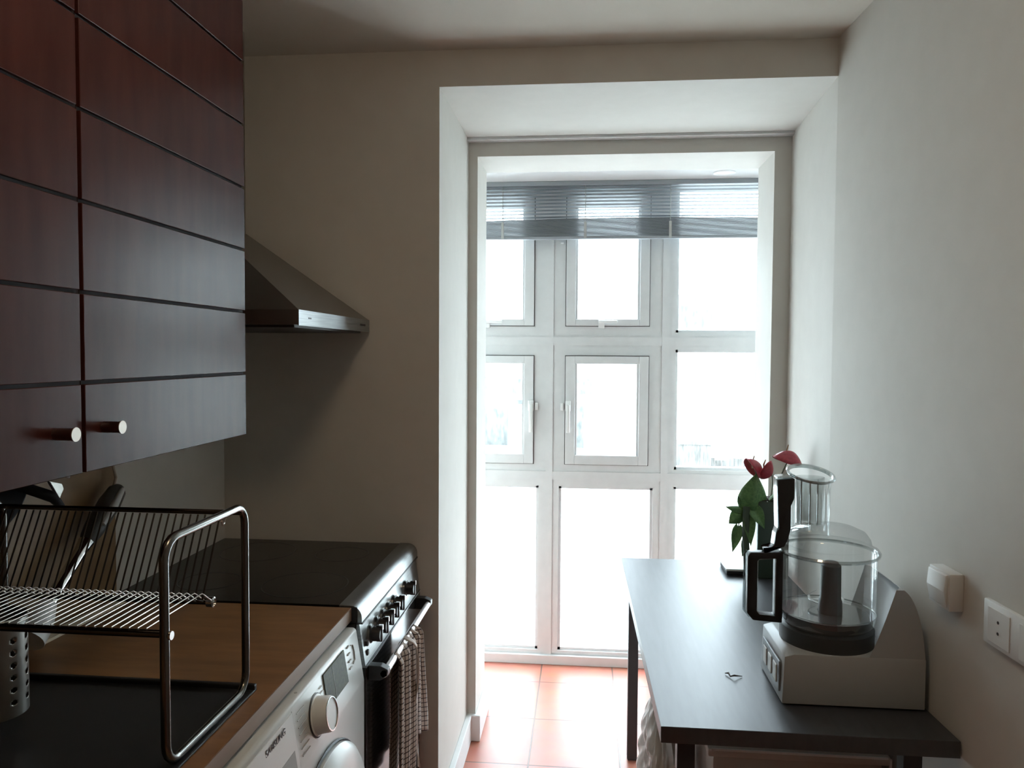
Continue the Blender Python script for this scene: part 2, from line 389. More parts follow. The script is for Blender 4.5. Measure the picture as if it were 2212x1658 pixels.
# ------------------------------------------------------------------ wall cabinet
CX, CZ0, GH = -.718, 1.3035, .13
CTOP = CZ0 + 8*GH
wc = thing('wall_cabinet', (-.9, 1.0, CZ0), 'dark red brown wall cabinet with two grooved doors and steel knobs', 'cabinet')
MB().box(XL+.001, CX-.020, .50, 1.564, CZ0+.002, CTOP+.02).build('body', cherry, wc)
MB().box(CX-.0205, CX-.008, 1.0300, 1.0390, CZ0+.001, CTOP).build('gap_shade', groove, wc, label='black strip standing for the shade between the two doors')  # near-black strip darkens the door gap in place of real shade
def door(y0, y1, ky):
    ins = MB().box(CX-.019, CX-.006, y0, y1, CZ0, CTOP).build('door', groove, wc)
    p = MB(); g = .0028
    for k in range(8):
        p.box(CX-.008, CX, y0, y1, CZ0 + k*GH + (g if k else 0), CZ0+(k+1)*GH - g, .0008, 1)
    p.build('facing', cherry, ins, label='dark red brown laminate facing with horizontal grooves')
    kb = MB().lathe([(.0085, 0), (.0085, .026), (.0100, .028), (.0100, .0295), (.0, .0295)], (CX, ky, CZ0+.062), 'X', 24).build('knob', mat('knob_steel', (.30, .24, .22), .35, 1.0), ins, smooth=40)
    MB().lathe([(.0098, 0), (.0098, .0008), (.0, .0008)], (CX+.0295, ky, CZ0+.062), 'X', 24).build('knob_cap', mat('knob_end', (.62, .56, .50), .5, .6), kb)
door(.505, 1.0305, .975)
door(1.0385, 1.564, 1.080)

# ------------------------------------------------------------------ splashback and worktop
WZ, WX = .899, -.5255
MB().box(XL, WX, -1.2, 1.676, WZ-.03, WZ-.0005).build('tmp', oak)
wt = bpy.data.objects['tmp']; wt.name = 'kitchen_worktop'
for k, v in dict(label='long brown wood effect worktop over the washing machine, its pale front edge showing', category='worktop').items(): wt[k] = v
MB().box(WX-.0002, WX+.0015, -1.2, 1.676, WZ-.030, WZ-.0012).build('edge_band', oak_edge, wt, label='pale front edge strip')
MB().box(XL+.0006, XL+.012, -.9, 1.70, WZ, CZ0).build('splashback', splash, label='plain brown wood panel on the wall between worktop and wall cabinet', category='splashback')
bc = thing('base_cabinet', (-.8, .4, 0), 'dark red brown base cabinet under the worktop, next to the washing machine', 'cabinet')
MB().box(XL+.002, -.57, -1.1, 1.045, .1, WZ-.031).box(XL+.002, -.62, -1.1, 1.045, 0, .1).build('body', cherry, bc)
for y0 in (-1.095, -.56, -.02, .52):
    d_ = MB().box(-.569, -.55, y0, y0+.52, .11, WZ-.035, .001).build('door', cherry, bc)
    MB().cyl((-.55, y0+.47, .80), .009, .028, 'X', 16).build('knob', steel_dull, d_, smooth=40)

# ------------------------------------------------------------------ washing machine
wm = thing('washing_machine', (-.78, 1.36, 0), 'white front loading washing machine standing under the worktop beside the cooker', 'washing machine')
W0, W1, FT, FB = 1.062, 1.655, -.506, -.488
WH = .862
MB().prism([(XL+.03, .01), (FB-.012, .01), (FB-.004, .03), (FB, .08), (FB, .745), (FT, WH-.004), (FT-.006, WH), (XL+.03, WH)], W0, W1, 'Y', bev=.003).build('body', white_app, wm, smooth=30)
def pan(y, z, d=0.0):   # point on the slanted control panel
    t = (z-.745)/(WH-.004-.745); return Vector((FB + (FT-FB)*t + d, y, z))
def panel_box(y0, y1, z0, z1, d0, d1):
    pts = [pan(y, z, d) for d in (d0, d1) for y, z in ((y0, z0), (y1, z0), (y1, z1), (y0, z1))]
    return MB().solid(pts, [(0,1,2,3),(4,7,6,5),(0,4,5,1),(1,5,6,2),(2,6,7,3),(3,7,4,0)])
panel_box(1.425, 1.553, .783, .850, -.004, .0025).build('display', lcd, wm, smooth=None, label='dark greenish display window')
panel_box(1.475, 1.4765, .785, .848, .001, .0029).build('display_line', grey_pl, wm)
panel_box(W0+.004, 1.268, .752, WH-.012, -.004, .0015).build('detergent_drawer', white_app, wm)
panel_box(1.2680, 1.2705, .752, WH-.010, -.004, .0006).build('drawer_gap', grey_pl, wm)
panel_box(1.16, 1.255, .755, .790, .0005, .0020).build('drawer_grip_shade', mat('grip_shade', (.30, .30, .28), .5), wm, label='flat grey patch for the shaded grip recess of the detergent drawer')  # shade of the grip recess put on as a flat grey plate
nrm = Vector((.113, 0, .018)).normalized()
R_ = nrm.to_track_quat('Z', 'Y').to_matrix().to_4x4()
def on_panel(y, z, d=0): return Matrix.Translation(pan(y, z, d)) @ R_
kb = MB().lathe([(.0375, 0), (.0375, .003), (.034, .004), (.0325, .026), (.030, .029), (0, .029)], (0, 0, 0), 'Z', 40).xf(on_panel(1.372, .797)).build('dial', white_pl, wm, smooth=40)
MB().lathe([(.0385, 0), (.0400, .0012), (.0375, .0025)], (0, 0, 0), 'Z', 40).xf(on_panel(1.372, .797)).build('dial_ring', ink, kb, label='dark ring round the base of the dial')
MB().lathe([(.030, .0292), (.0305, .031), (.0285, .031), (.028, .0292)], (0, 0, 0), 'Z', 40, cap=False).xf(on_panel(1.372, .797)).build('dial_rim', chrome, kb)
mk = MB()
for k in range(7): mk.box(-.008, .008, -.0007, .0007, 0, .0004); mk.xf(Matrix.Translation((0, .0085, 0)))
# programme marks left of the dial: short lines
for o in (1.298, 1.312): pass
def marks(y0, y1, zs, name):
    m_ = MB()
    for z in zs:
        a = pan(y0, z, .0016); c = pan(y1, z, .0016)
        m_.tube([a, c], .0009, 5)
    m_.build(name, grey_pl, wm)
marks(1.284, 1.320, [.765+.0125*k for k in range(7)], 'programme_marks')
marks(1.398, 1.416, [.795+.010*k for k in range(5)], 'option_marks')
bt = MB()
for z in (.800, .815, .830, .845): bt.tube([pan(1.575, z, .001), pan(1.590, z, .001)], .0016, 6)
bt.build('buttons', grey_pl, wm)
MB().tube([pan(1.60, .802, .001), pan(1.613, .806, .001), pan(1.616, .822, .001), pan(1.613, .838, .001), pan(1.60, .842, .001)], .0013, 6).build('button_outline', grey_pl, wm)
text(wm, 'SAMSUNG', .0175, Matrix.Translation(pan(1.192, .836, .0018)) @ Matrix(((0, 0, 1, 0), (1, 0, 0, 0), (0, 1, 0, 0), (0, 0, 0, 1))) , ink)
dr = MB().lathe([(.235, 0), (.235, .012), (.222, .022), (.15, .030), (.142, .022), (.14, .004)], (FB, 1.385, .478), 'X', 72, cap=False).build('door', white_app, wm, smooth=40)
MB().lathe([(.2375, .0), (.241, .003), (.2385, .006), (.2355, .003)], (FB, 1.385, .478), 'X', 72, cap=False).build('door_gap', ink, dr)
MB().lathe([(.141, .006), (.10, -.01), (.04, -.02), (0, -.022)], (FB, 1.385, .478), 'X', 48, cap=False).build('door_glass', mat('smoky_door_glass', (.05, .03, .04), .08), dr, smooth=60)
MB().cyl((-.517, 1.32, WH-.0005), .003, .001, n=12).build('screw_cap', grey_pl, wm)

# ------------------------------------------------------------------ cooker
ck = thing('cooker', (-.8, 1.97, 0), 'freestanding stainless steel cooker with black ceramic hob and black knobs', 'cooker')
K0, K1 = 1.684, 2.262
MB().box(XL+.02, -.515, K0, K1, .05, .862).box(XL+.05, -.56, K0+.02, K1-.02, 0, .05).build('body', mat('cooker_sides', (.05, .05, .05), .4), ck)
MB().box(XL+.004, -.552, K0, K1, .884, .900, .003).build('hob', hobglass, ck)
zn = MB()
for (x, y, r) in ((-.69, 1.83, .105), (-.69, 2.12, .075), (-.94, 1.83, .075), (-.94, 2.12, .105)):
    zn.lathe([(r, 0), (r+.0015, .0003), (r-.0015, .0003)], (x, y, .9000), n=48, cap=False)
zn.build('cooking_zone_rings', mat('zone_print', (.02, .02, .02), .3), ck)
pr = [(-.555, .882), (-.555, .901)] + [( -.530+.028*math.cos(math.radians(a)), .873+.028*math.sin(math.radians(a))) for a in (90, 75, 60, 45, 30, 15, 0)] + [(-.502, .862), (-.530, .862)]
MB().prism(pr, K0, K1, 'Y').build('front_rail', steel, ck, smooth=30)
MB().box(-.53, -.5005, K0+.001, K1-.001, .8575, .8615).build('rail_gap', ink, ck, label='thin black gap under the front rail')
MB().box(-.552, -.512, K0-.005, K0+.001, .862, .898, .002).box(-.552, -.516, K0-.006, K0, .80, .86, .004).build('end_cap', black, ck)
MB().prism([(-.53, .857), (-.508, .857), (-.494, .762), (-.53, .762)], K0, K1, 'Y').build('control_panel', steel, ck)
for y in (1.752, 1.808, 1.863, 1.918, 1.976, 2.105):
    k_ = MB().lathe([(.021, 0), (.021, .004), (.0175, .006), (.0165, .026), (.0, .027)], (-.501, y, .812), 'X', 28).box(-.487, -.472, y-.0045, y+.0045, .794, .833, .002).build('knob', black, ck, smooth=40)
    MB().lathe([(.0225, -.001), (.0225, .0025), (.020, .003)], (-.501, y, .812), 'X', 28).box(-.481, -.4705, y-.0035, y+.0035, .822, .8345, .001).build('knob_ring', chrome, k_)
sw_ = MB()
for z in (.806, .784): sw_.box(-.502, -.4935, 1.703, 1.714, z-.006, z+.006, .001)
sw_.build('switches', ink, ck)
for y in (1.752, 1.808, 1.863, 1.918, 1.976, 2.105): pass
od = MB().box(-.53, -.492, K0+.002, K1-.002, .30, .757, .003).build('oven_door', mat('oven_glass', (.02, .022, .024), .12), ck)
MB().box(-.530, -.4915, K0+.002, K1-.002, .7565, .7605).build('door_top_trim', steel, od, label='thin bright steel strip')
for y in (1.712, 2.205):
    MB().prism([(-.492, .756), (-.492, .722), (-.464, .722), (-.446, .733), (-.446, .748), (-.464, .756)], y-.012, y+.012, 'Y', bev=.002).build('handle_bracket', black, od)
MB().tube([(-.455, 1.700, .738), (-.455, 2.217, .738)], .0085, 16).build('handle_bar', mat('pale_bar', (.78, .76, .76), .35, .5), od, smooth=50)
MB().box(-.53, -.494, K0+.002, K1-.002, .07, .292, .003).build('storage_drawer', black, ck)

# tea towel over the oven handle
tw = MB()
def tw_front(u, v):
    fold = math.sin(u*math.pi*5.2 + .6)
    y0 = 1.795 + .175*u; y1 = 1.715 + .20*u
    k = v**.8
    y = y0*(1-k) + y1*k + .006*math.sin(u*16+v*3)*v
    z = .748 - .42*v - .012*math.sin(u*3)*v
    x = -.443 + .004*math.sin(v*math.pi) + .010*fold*(1-.35*v) + .012*v
    if v < .06: x = -.455 + (x+.455)*math.sin(v/.06*math.pi/2)
    return (x, y, z)
tw.grid(tw_front, 44, 40, uv=lambda u, v: (u*.26, v*.44))
def tw_side(u, v):
    y0 = 1.955 + .045*u; y1 = 1.935 + .125*u
    k = min(1, v*1.15)
    y = y0*(1-k) + y1*k
    z = .748 - (.27 + .05*u)*v
    x = -.440 + .012*math.sin(u*math.pi*2.4)*(1-.3*v) + .006*v
    if v < .06: x = -.455 + (x+.455)*math.sin(v/.06*math.pi/2)
    return (x, y, z)
tw.grid(tw_side, 20, 30, uv=lambda u, v: (.3+u*.12, v*.30))
def tw_back(u, v):
    y = 1.80 + .19*u + .008*math.sin(v*4); z = .748 - .33*v
    x = -.468 - .003*math.sin(u*14)
    if v < .06: x = -.455 + (x+.455)*math.sin(v/.06*math.pi/2)
    return (x, y, z)
tw.grid(tw_back, 24, 20, uv=lambda u, v: (.5+u*.22, v*.34))
def tw_edge(u, v):   # pale hemmed edge falling in a twisted point
    y = 1.905 + .020*(u-.5)*(1-.75*v) + .012*v; z = .748 - .345*v
    x = -.427 + .010*math.sin(v*7)*(1-u) + .004*v
    if v < .06: x = -.455 + (x+.455)*math.sin(v/.06*math.pi/2)
    return (x, y, z)
two = tw.build('tea_towel', towel_m, thick=.0016, smooth=60, label='cream and brown checked tea towel hanging over the oven door handle', category='towel')
MB().grid(tw_edge, 4, 30).build('hem', mat('cream_cotton', (.66, .57, .52), .9), two, thick=.003, smooth=60, label='plain cream hem')

# ------------------------------------------------------------------ cooker hood
hd = thing('cooker_hood', (-.9, 1.98, 1.54), 'stainless steel pyramid cooker hood on the wall above the cooker', 'extractor hood')
hx, hz0, hz1 = -.650, 1.540, 1.576
MB().box(XL+.001, hx-.0015, 1.692, 2.264, hz0+.002, hz1).build('canopy_rim', steel_dull, hd)
MB().box(hx-.0015, hx, 1.692, 2.264, hz0, hz1).build('front_strip', steel, hd, label='brushed steel front strip')
MB().solid([(XL+.001, 1.693, hz1), (hx-.001, 1.693, hz1), (hx-.001, 2.263, hz1), (XL+.001, 2.263, hz1),
            (XL+.001, 1.855, 1.812), (-.960, 1.855, 1.812), (-.960, 2.105, 1.812), (XL+.001, 2.105, 1.812)],
           [(0,1,5,4),(1,2,6,5),(2,3,7,6),(3,0,4,7),(0,3,2,1),(4,5,6,7)]).build('canopy', steel_dull, hd)
MB().box(XL+.001, -.962, 1.857, 2.103, 1.812, ZC-.001, .001).build('chimney', steel_dull, hd)
MB().box(XL+.03, hx-.02, 1.715, 2.24, hz0-.004, hz0+.002).build('filter', mat('filter_mesh', (.10, .10, .10), .5, .8), hd)
sw = MB()
for k in range(4): sw.box(hx-.0002, hx+.0012, 2.170+k*.013, 2.180+k*.013, 1.556, 1.562, .0004)
sw.build('switches', ink, hd)
MB().box(hx-.0002, hx+.0005, 1.752, 1.772, 1.557, 1.5605).build('badge', ink, hd)

# ------------------------------------------------------------------ dish rack on its black tray
MB().box(-1.06, -.556, .80, 1.245, WZ+.0002, WZ+.004, .0015).box(-1.06, -.556, 1.235, 1.245, WZ+.002, WZ+.012, .002).build('drip_tray', black, label='flat black drip tray lying on the worktop under the dish rack', category='tray')
rk = thing('dish_rack', (-.8, 1.1, WZ+.005), 'steel dish rack with two square loop ends and wire shelves on the worktop', 'dish rack')
LZ0, LZ1, LY0, LY1, RR = WZ+.0105, 1.222, .978, 1.226, .030
def loop_path():
    pts = []
    for (cy, cz, a0) in ((LY1-RR, LZ1-RR, 0), (LY0+RR, LZ1-RR, 90), (LY0+RR, LZ0+RR, 180), (LY1-RR, LZ0+RR, 270)):
        pts += [(cy+RR*math.cos(math.radians(a0+a)), cz+RR*math.sin(math.radians(a0+a))) for a in (0, 18, 36, 54, 72, 90)]
    return pts
for X in (-.567, -1.003):
    MB().tube([(X, y, z) for y, z in loop_path()], .0065, 14, flat=1.0, closed=True).build('end_loop', rack_steel, rk, smooth=60)
MB().tube([(-.567, 1.213, 1.212), (-1.003, 1.213, 1.212)], .0042, 10).build('top_bar', rack_steel, rk, smooth=60)
MB().tube([(-.567, .984, 1.092), (-1.003, .984, 1.092)], .0055, 10).build('front_bar', rack_steel, rk, smooth=60)
MB().tube([(-.602, 1.178, 1.072), (-1.003, 1.178, 1.072)], .0050, 10).build('hinge_bar', rack_steel, rk, smooth=60)
MB().lathe([(.0085, -.006), (.0085, .004), (.006, .005), (.0045, .001), (.0, .001)], (-.602, 1.178, 1.072), 'X', 20).build('end_plug', chrome, rk, smooth=40)
MB().lathe([(.006, 0), (.006, .003), (0, .003)], (-.5605, .98, 1.092), 'X', 16).build('screw', chrome, rk)
ws = MB(); wb_ = MB()
for k in range(31):
    x = -.597 - k*.0127
    ws.tube([(x, .984, 1.0985), (x, 1.138, 1.0985), (x, 1.145, 1.094), (x, 1.168, 1.078)], .0010, 6)
    wb_.tube([(x-.004, 1.208, 1.208), (x-.004, 1.146, 1.086), (x-.004, 1.172, 1.0745)], .0016, 6)
ws.build('shelf_wires', wire_m, rk, smooth=60)
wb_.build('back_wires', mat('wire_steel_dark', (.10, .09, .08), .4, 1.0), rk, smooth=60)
MB().tube([(-.590, 1.213, 1.212), (-.590, 1.202, 1.198), (-.588, 1.190, 1.196), (-.586, 1.183, 1.204)], .0016, 6).build('hook', wire_m, rk, smooth=60)

# perforated cutlery pot hanging from the shelf
cp = thing('cutlery_holder', (-.868, 1.06, .94), 'perforated steel cutlery pot hanging under the left of the dish rack', 'cutlery holder')
ccx, ccy, cr_, cz0, cz1 = -.8785, 1.052, .043, .935, 1.082
body = MB()
n = 120; holes_z = [.958 + .0185*k for k in range(6)]
bm_ = bmesh.new()
# wall built from strips, leaving real round-ish holes by omitting faces
NZ = 110
rg = [[bm_.verts.new((ccx+cr_*math.cos(2*math.pi*i/n), ccy+cr_*math.sin(2*math.pi*i/n), cz0+(cz1-cz0)*j/NZ)) for i in range(n)] for j in range(NZ+1)]
for j in range(NZ):
    for i in range(n):
        zc_ = cz0+(cz1-cz0)*(j+.5)/NZ
        a_ = (i+.5) % 12 - 6
        dy = a_*2*math.pi*cr_/n
        if any((dy**2 + (zc_-h)**2) < .0045**2 for h in holes_z): continue
        bm_.faces.new((rg[j][i], rg[j][(i+1) % n], rg[j+1][(i+1) % n], rg[j+1][i]))
bm_.faces.new(rg[0])
body._merge(bm_)
body.build('pot', steel_dull, cp, smooth=50, thick=.0008)
MB().lathe([(cr_+.001, 0), (cr_+.002, .0015), (cr_+.001, .003), (cr_-.001, .0015)], (ccx, ccy, cz1-.002), n=48, cap=False).build('rim', chrome, cp, smooth=60)
MB().tube([(ccx, ccy-cr_, 1.075), (ccx, .990, 1.10), (ccx, .982, 1.1005), (ccx, .976, 1.094)], .0016, 6).build('hook', chrome, cp)

# things by the splashback
hb = thing('hand_blender', (-1.08, 1.5, .91), 'grey stick blender leaning against the brown splashback behind the dish rack', 'hand blender')
p0, p1 = Vector((-1.065, 1.655, 1.165)), Vector((-1.045, 1.32, .925))
dd = p1 - p0
def along(t, off=(0, 0, 0)): return p0 + dd*t + Vector(off)
MB().tube([along(t) for t in (0, .03, .12, .3, .36, .40)], [.012, .020, .024, .022, .018, .012], 18).build('grip', mat('dark_grey_plastic', (.06, .06, .06), .35), hb, smooth=50)
MB().tube([along(t) for t in (.39, .45, .7, .78)], [.016, .0125, .0125, .016], 16).build('shaft', chrome, hb, smooth=50)
MB().tube([along(t) for t in (.77, .84, .90, .97)], [.016, .026, .031, .033], 20).build('guard', white_pl, hb, smooth=50)
MB().tube([along(.05, (.018, 0, .012)), along(.18, (.022, 0, .012)), along(.30, (.020, 0, .010))], [.006, .009, .006], 10).build('button_strip', mat('light_grey_plastic', (.55, .56, .56), .35), hb, smooth=50)
MB().tube([(-1.080, 1.655, 1.160), (-1.085, 1.675, 1.185), (-1.088, 1.664, 1.225), (-1.09, 1.64, 1.262), (-1.09, 1.60, 1.290), (-1.09, 1.57, 1.3025)], .0032, 8).build('power_cord', mat('cream_cord', (.50, .42, .33), .6), hb, smooth=60)
MB().box(-1.0, -.985, 1.0, 1.01, 0, .01) if False else None
ct = thing('cable_loop', (-1.08, 1.52, 1.29), 'short pale cable dangling from under the wall cabinet', 'cable')
MB().tube([(-1.085, 1.532, 1.3025), (-1.085, 1.538, 1.27), (-1.085, 1.526, 1.235), (-1.085, 1.510, 1.222)], .003, 8).build('wire', mat('cream_cord', (.5, .42, .33), .6), ct)
MB().tube([(-1.085, 1.510, 1.226), (-1.085, 1.505, 1.212)], .006, 8).build('tip', white_pl, ct)

pn = thing('frying_pan', (-.97, 1.2, 1.2), 'small black pan hanging under the wall cabinet by the splashback', 'pan')
MB().lathe([(.0, 0), (.075, 0), (.105, .030), (.108, .030), (.078, -.003), (0, -.003)], (-1.062, 1.225, 1.262), 'X', 48, cap=False).build('bowl', mat('cast_black', (.012, .012, .013), .6, spec=.2), pn, smooth=50)
MB().tube([(-1.035, 1.295, 1.235), (-.99, 1.335, 1.205), (-.985, 1.352, 1.182)], [.010, .011, .007], 10, flat=.6).build('pour_spout', mat('cast_black', (.012, .012, .013), .6, spec=.2), pn, smooth=50)
MB().prism([(1.318, 1.238), (1.352, 1.228), (1.357, 1.217), (1.345, 1.200)], -.990, -.984, 'X', bev=.001).build('highlight_plate', steel_dull, pn, label='small steel plate added for the highlight by the pan')  # steel piece shaped to give the bright highlight on the dark pan
MB().tube([(-1.05, 1.24, 1.3032), (-1.05, 1.24, 1.27)], .006, 8).build('handle', steel_dull, pn)

MB().solid([(-1.088, 1.385, WZ), (-1.058, 1.385, WZ), (-1.050, 1.675, WZ), (-1.078, 1.675, WZ),
            (-1.088, 1.385, WZ+.006), (-1.058, 1.385, WZ+.006), (-1.050, 1.675, WZ+.006), (-1.078, 1.675, WZ+.006)],
           [(0,1,2,3),(4,7,6,5),(0,4,5,1),(1,5,6,2),(2,6,7,3),(3,7,4,0)]).build('wooden_stick', board_m, label='pale flat wooden stick lying on the worktop along the splashback', category='stick')

# ------------------------------------------------------------------ table
TZ = .727
tb = thing('kitchen_table', (.45, 2.18, 0), 'black brown rectangular table with square legs against the right wall', 'table')
ta = [(.160, 1.540), (.7385, 1.540), (.7000, 2.275), (.7190, 2.824), (.1398, 2.824)]
TX = [(.1600, 1.540), (.7380, 1.540), (.7005, 2.30), (.6950, 2.824), (.1398, 2.824)]
MB().prism(TX, TZ-.034, TZ, 'Z', bev=.0012).build('table_top', tabletop_m, tb)
def leg(x, y): MB().box(x, x+.036, y, y+.036, .004, TZ-.034, .002).box(x+.002, x+.034, y+.002, y+.034, 0, .004).build('leg', leg_m, tb)
for x, y in ((.1955, 1.560), (.640, 1.560), (.166, 2.755), (.640, 2.755)): leg(x, y)

fl_ = MB().tube([(.335, 1.812, TZ+.0025), (.342, 1.806, TZ+.006), (.344, 1.794, TZ+.003), (.352, 1.788, TZ+.008), (.372, 1.800, TZ+.0022)], [.0010, .0022, .0016, .0022, .0008], 7)
fl_.build('dry_twig', mat('dry_brown', (.10, .09, .08), .8), smooth=50, label='tiny dried twig lying on the table top left of the food processor', category='twig')

# under the table
sb = thing('storage_box', (.46, 2.0, 0), 'beige plastic storage box with a rim, standing on the floor under the table', 'storage box')
bxo = MB()
bxo.prism([(.305, 1.79), (.690, 1.79), (.690, 2.30), (.305, 2.30)], 0, .545, 'Z', bev=.012)
bxo.build('body', box_m, sb, smooth=35)
MB().prism([(.292, 1.775), (.702, 1.775), (.702, 2.315), (.292, 2.315)], .545, .566, 'Z', bev=.006).build('lid', box_m, sb, smooth=35)
MB().box(.300, .694, 1.772, 1.7755, .562, .568, .001).box(.698, .7045, 1.776, 1.782, .30, .562, .002).build('rim_highlight', mat('rim_highlight_pale', (.85, .82, .78), .2), sb, label='pale glossy strips for the highlights on the rim and corner')  # pale strips stand in for highlights along the box edges
bgm = MB()
def bag(u, v):
    a = 2*math.pi*u; h = v
    rx = .055 + .020*math.sin(3*a+2*h*5) * (.3+.7*math.sin(math.pi*min(1, h*1.1)))*.6
    ry = .22 + .02*math.sin(5*a+h*9)
    k = (1-.55*max(0, (h-.8)/.2)) * (.9+.12*math.sin(math.pi*h))
    wr = .006*math.sin(17*a+31*h) + .004*math.sin(29*a-19*h+2)
    return (.2215 + (rx+wr)*k*math.cos(a)*.95, 2.08 + (ry+wr)*k*math.sin(a)*.8, .003 + h*.555 + .012*math.sin(4*a)*h)
bgm.grid(bag, 90, 40)
def bagtop(u, v):
    a = 2*math.pi*u; p = Vector(bag(u, 1.0)); c = Vector((.2215, 2.08, .585)); return p.lerp(c, v) + Vector((0, 0, .012*math.sin(v*3+6*a)))
bgm.grid(bagtop, 90, 6)
bgo = bgm.build('plastic_bag', bag_m, smooth=80, label='crumpled white plastic bag standing on the floor beside the storage box', category='bag')

# ------------------------------------------------------------------ food processor
fp_ = thing('food_processor', (.55, 1.76, TZ), 'white food processor with clear bowl and black handle on the table', 'food processor')
F0, F1 = 1.662, 1.862
CXp, CYp = .548, 1.765
low = [(.428, TZ+.004), (.722, TZ+.004), (.722, TZ+.112), (.452, TZ+.112), (.432, TZ+.106)]
MB().prism(low, F0, F1, 'Y', bev=.002).build('base', mat('processor_white', (.46, .48, .49), .38), fp_, smooth=35)
MB().box(.425, .4285, F0+.02, F1-.03, TZ+.022, TZ+.088, .001).build('control_panel', mat('panel_grey', (.25, .27, .29), .3), fp_, label='grey control panel on the left side')
for k in range(3):
    MB().box(.4225, .4255, F0+.035+k*.045, F0+.065+k*.045, TZ+.035, TZ+.075, .002).build('button', white_pl, fp_)
for x in (.45, .70):
    for y in (F0+.02, F1-.02): MB().cyl((x, y, TZ), .009, .005, n=14).build('foot', black_soft, fp_)
# raised rear housing with a hollow that hugs the bowl
hs_ = bmesh.new(); NYY, NZZ = 18, 22
def rz(z): return .118 + (z-.839)*.22
def xrr(z): 
    q = min(1, max(0, (z-TZ)/.262)); return .662 + .062*math.sqrt(max(0, 1-q**2.6))
ztop = TZ+.258
Lf, Rt = [], []
for j in range(NZZ+1):
    z = TZ+.108 + (ztop-TZ-.108)*j/NZZ
    rl, rr_ = [], []
    for i in range(NYY+1):
        y = F0+.001 + (F1-F0-.002)*i/NYY
        r = rz(z); dy = y-CYp
        xl_ = CXp + math.sqrt(max(0, r*r-dy*dy)); xq = xrr(z); xl_ = min(xl_, xq-.002)
        rl.append(hs_.verts.new((xl_, y, z))); rr_.append(hs_.verts.new((xq, y, z)))
    Lf.append(rl); Rt.append(rr_)
for j in range(NZZ):
    for i in range(NYY):
        hs_.faces.new((Lf[j][i], Lf[j][i+1], Lf[j+1][i+1], Lf[j+1][i])); hs_.faces.new((Rt[j][i], Rt[j+1][i], Rt[j+1][i+1], Rt[j][i+1]))
    hs_.faces.new((Lf[j][0], Lf[j+1][0], Rt[j+1][0], Rt[j][0])); hs_.faces.new((Lf[j][-1], Rt[j][-1], Rt[j+1][-1], Lf[j+1][-1]))
for i in range(NYY): hs_.faces.new((Lf[-1][i], Lf[-1][i+1], Rt[-1][i+1], Rt[-1][i]))
bmesh.ops.recalc_face_normals(hs_, faces=hs_.faces)
hm = MB(); hm._merge(hs_); hm.build('motor_housing', MATS['processor_white'], fp_, smooth=35)
MB().lathe([(0, 0), (.100, 0), (.100, .033), (.0915, .037), (.0915, .060), (0, .060)], (CXp, CYp, TZ+.112), n=56).build('bowl_seat', mat('dark_grey_seat', (.035, .04, .042), .4), fp_, smooth=40)
bz = TZ+.150
bowl = MB().lathe([(.093, 0), (.097, .004), (.1015, .02), (.1025, .158), (.106, .162), (.106, .166)], (CXp, CYp, bz), n=64, cap=False).build('bowl', bowl_glass, fp_, smooth=40)
MB().lathe([(.020, .026), (.100, .026)], (CXp, CYp, bz), n=64, cap=False).build('bowl_floor', bowl_glass, bowl)
MB().lathe([(.1025, .026), (.1035, .028), (.1025, .030), (.1015, .028)], (CXp, CYp, bz), n=64, cap=False).build('lower_rim', clear('rim_plastic', (.75, .80, .80), .08, .25, .9), bowl, smooth=60)
MB().lathe([(.1055, .158), (.1080, .162), (.1055, .166), (.104, .162)], (CXp, CYp, bz), n=64, cap=False).build('upper_rim', MATS['rim_plastic'], bowl, smooth=60)
MB().lathe([(0, .0), (.0265, .0), (.025, .05), (.0225, .055), (.0215, .130), (.014, .138), (0, .139)], (CXp+.008, CYp, bz+.0), n=32).build('spindle', mat('spindle_haze_grey', (.05, .055, .06), .45), fp_, smooth=40)  # black lifted to grey, the window haze put into the colour
bld = MB()
for s_ in (1, -1):
    def bf(u, v, s_=s_):
        a = s_*(u*1.4); r = .02 + .062*u
        return (CXp+.008 + s_*r*math.cos(a) - .010*v*math.sin(a), CYp + s_*r*math.sin(a*.9) + .012*v, bz+.040+.012*u*(1 if s_ > 0 else .4))
    bld.grid(bf, 12, 2)
bld.build('blade', chrome, fp_, thick=.0012)
lid_z = bz+.164
lid = MB().lathe([(.109, -.004), (.110, .002), (.106, .008), (.092, .014), (.088, .030), (.078, .044), (.055, .054), (.020, .060), (.0, .061)], (CXp, CYp, lid_z), n=64, cap=False).build('lid', bowl_glass, fp_, smooth=40)
tx, ty = CXp-.042, CYp+.0
tub = MB().lathe([(.041, .032), (.0405, .050), (.0425, .155), (.0435, .160)], (tx, ty, lid_z), n=48, cap=False, sx=1.05, sy=.9)
for k in range(7):
    a = 2*math.pi*k/7; tub.box(tx+.041*math.cos(a)-.0012, tx+.041*math.cos(a)+.0012, ty+.035*math.sin(a)-.0012, ty+.035*math.sin(a)+.0012, lid_z+.05, lid_z+.155)
tub.build('feed_tube', bowl_glass, lid, smooth=40)
MB().lathe([(.0445, .002), (.0495, .004), (.0515, .007), (.0495, .010), (.0455, .009), (.0445, .002)], (0, 0, 0), n=48, cap=False, sx=1.05, sy=.92).xf(Matrix.Translation((tx, ty, lid_z+.165)) @ Matrix.Rotation(math.radians(17), 4, 'X') @ Matrix.Rotation(math.radians(6), 4, 'Y')).build('tube_flange', MATS['rim_plastic'], lid, smooth=60)
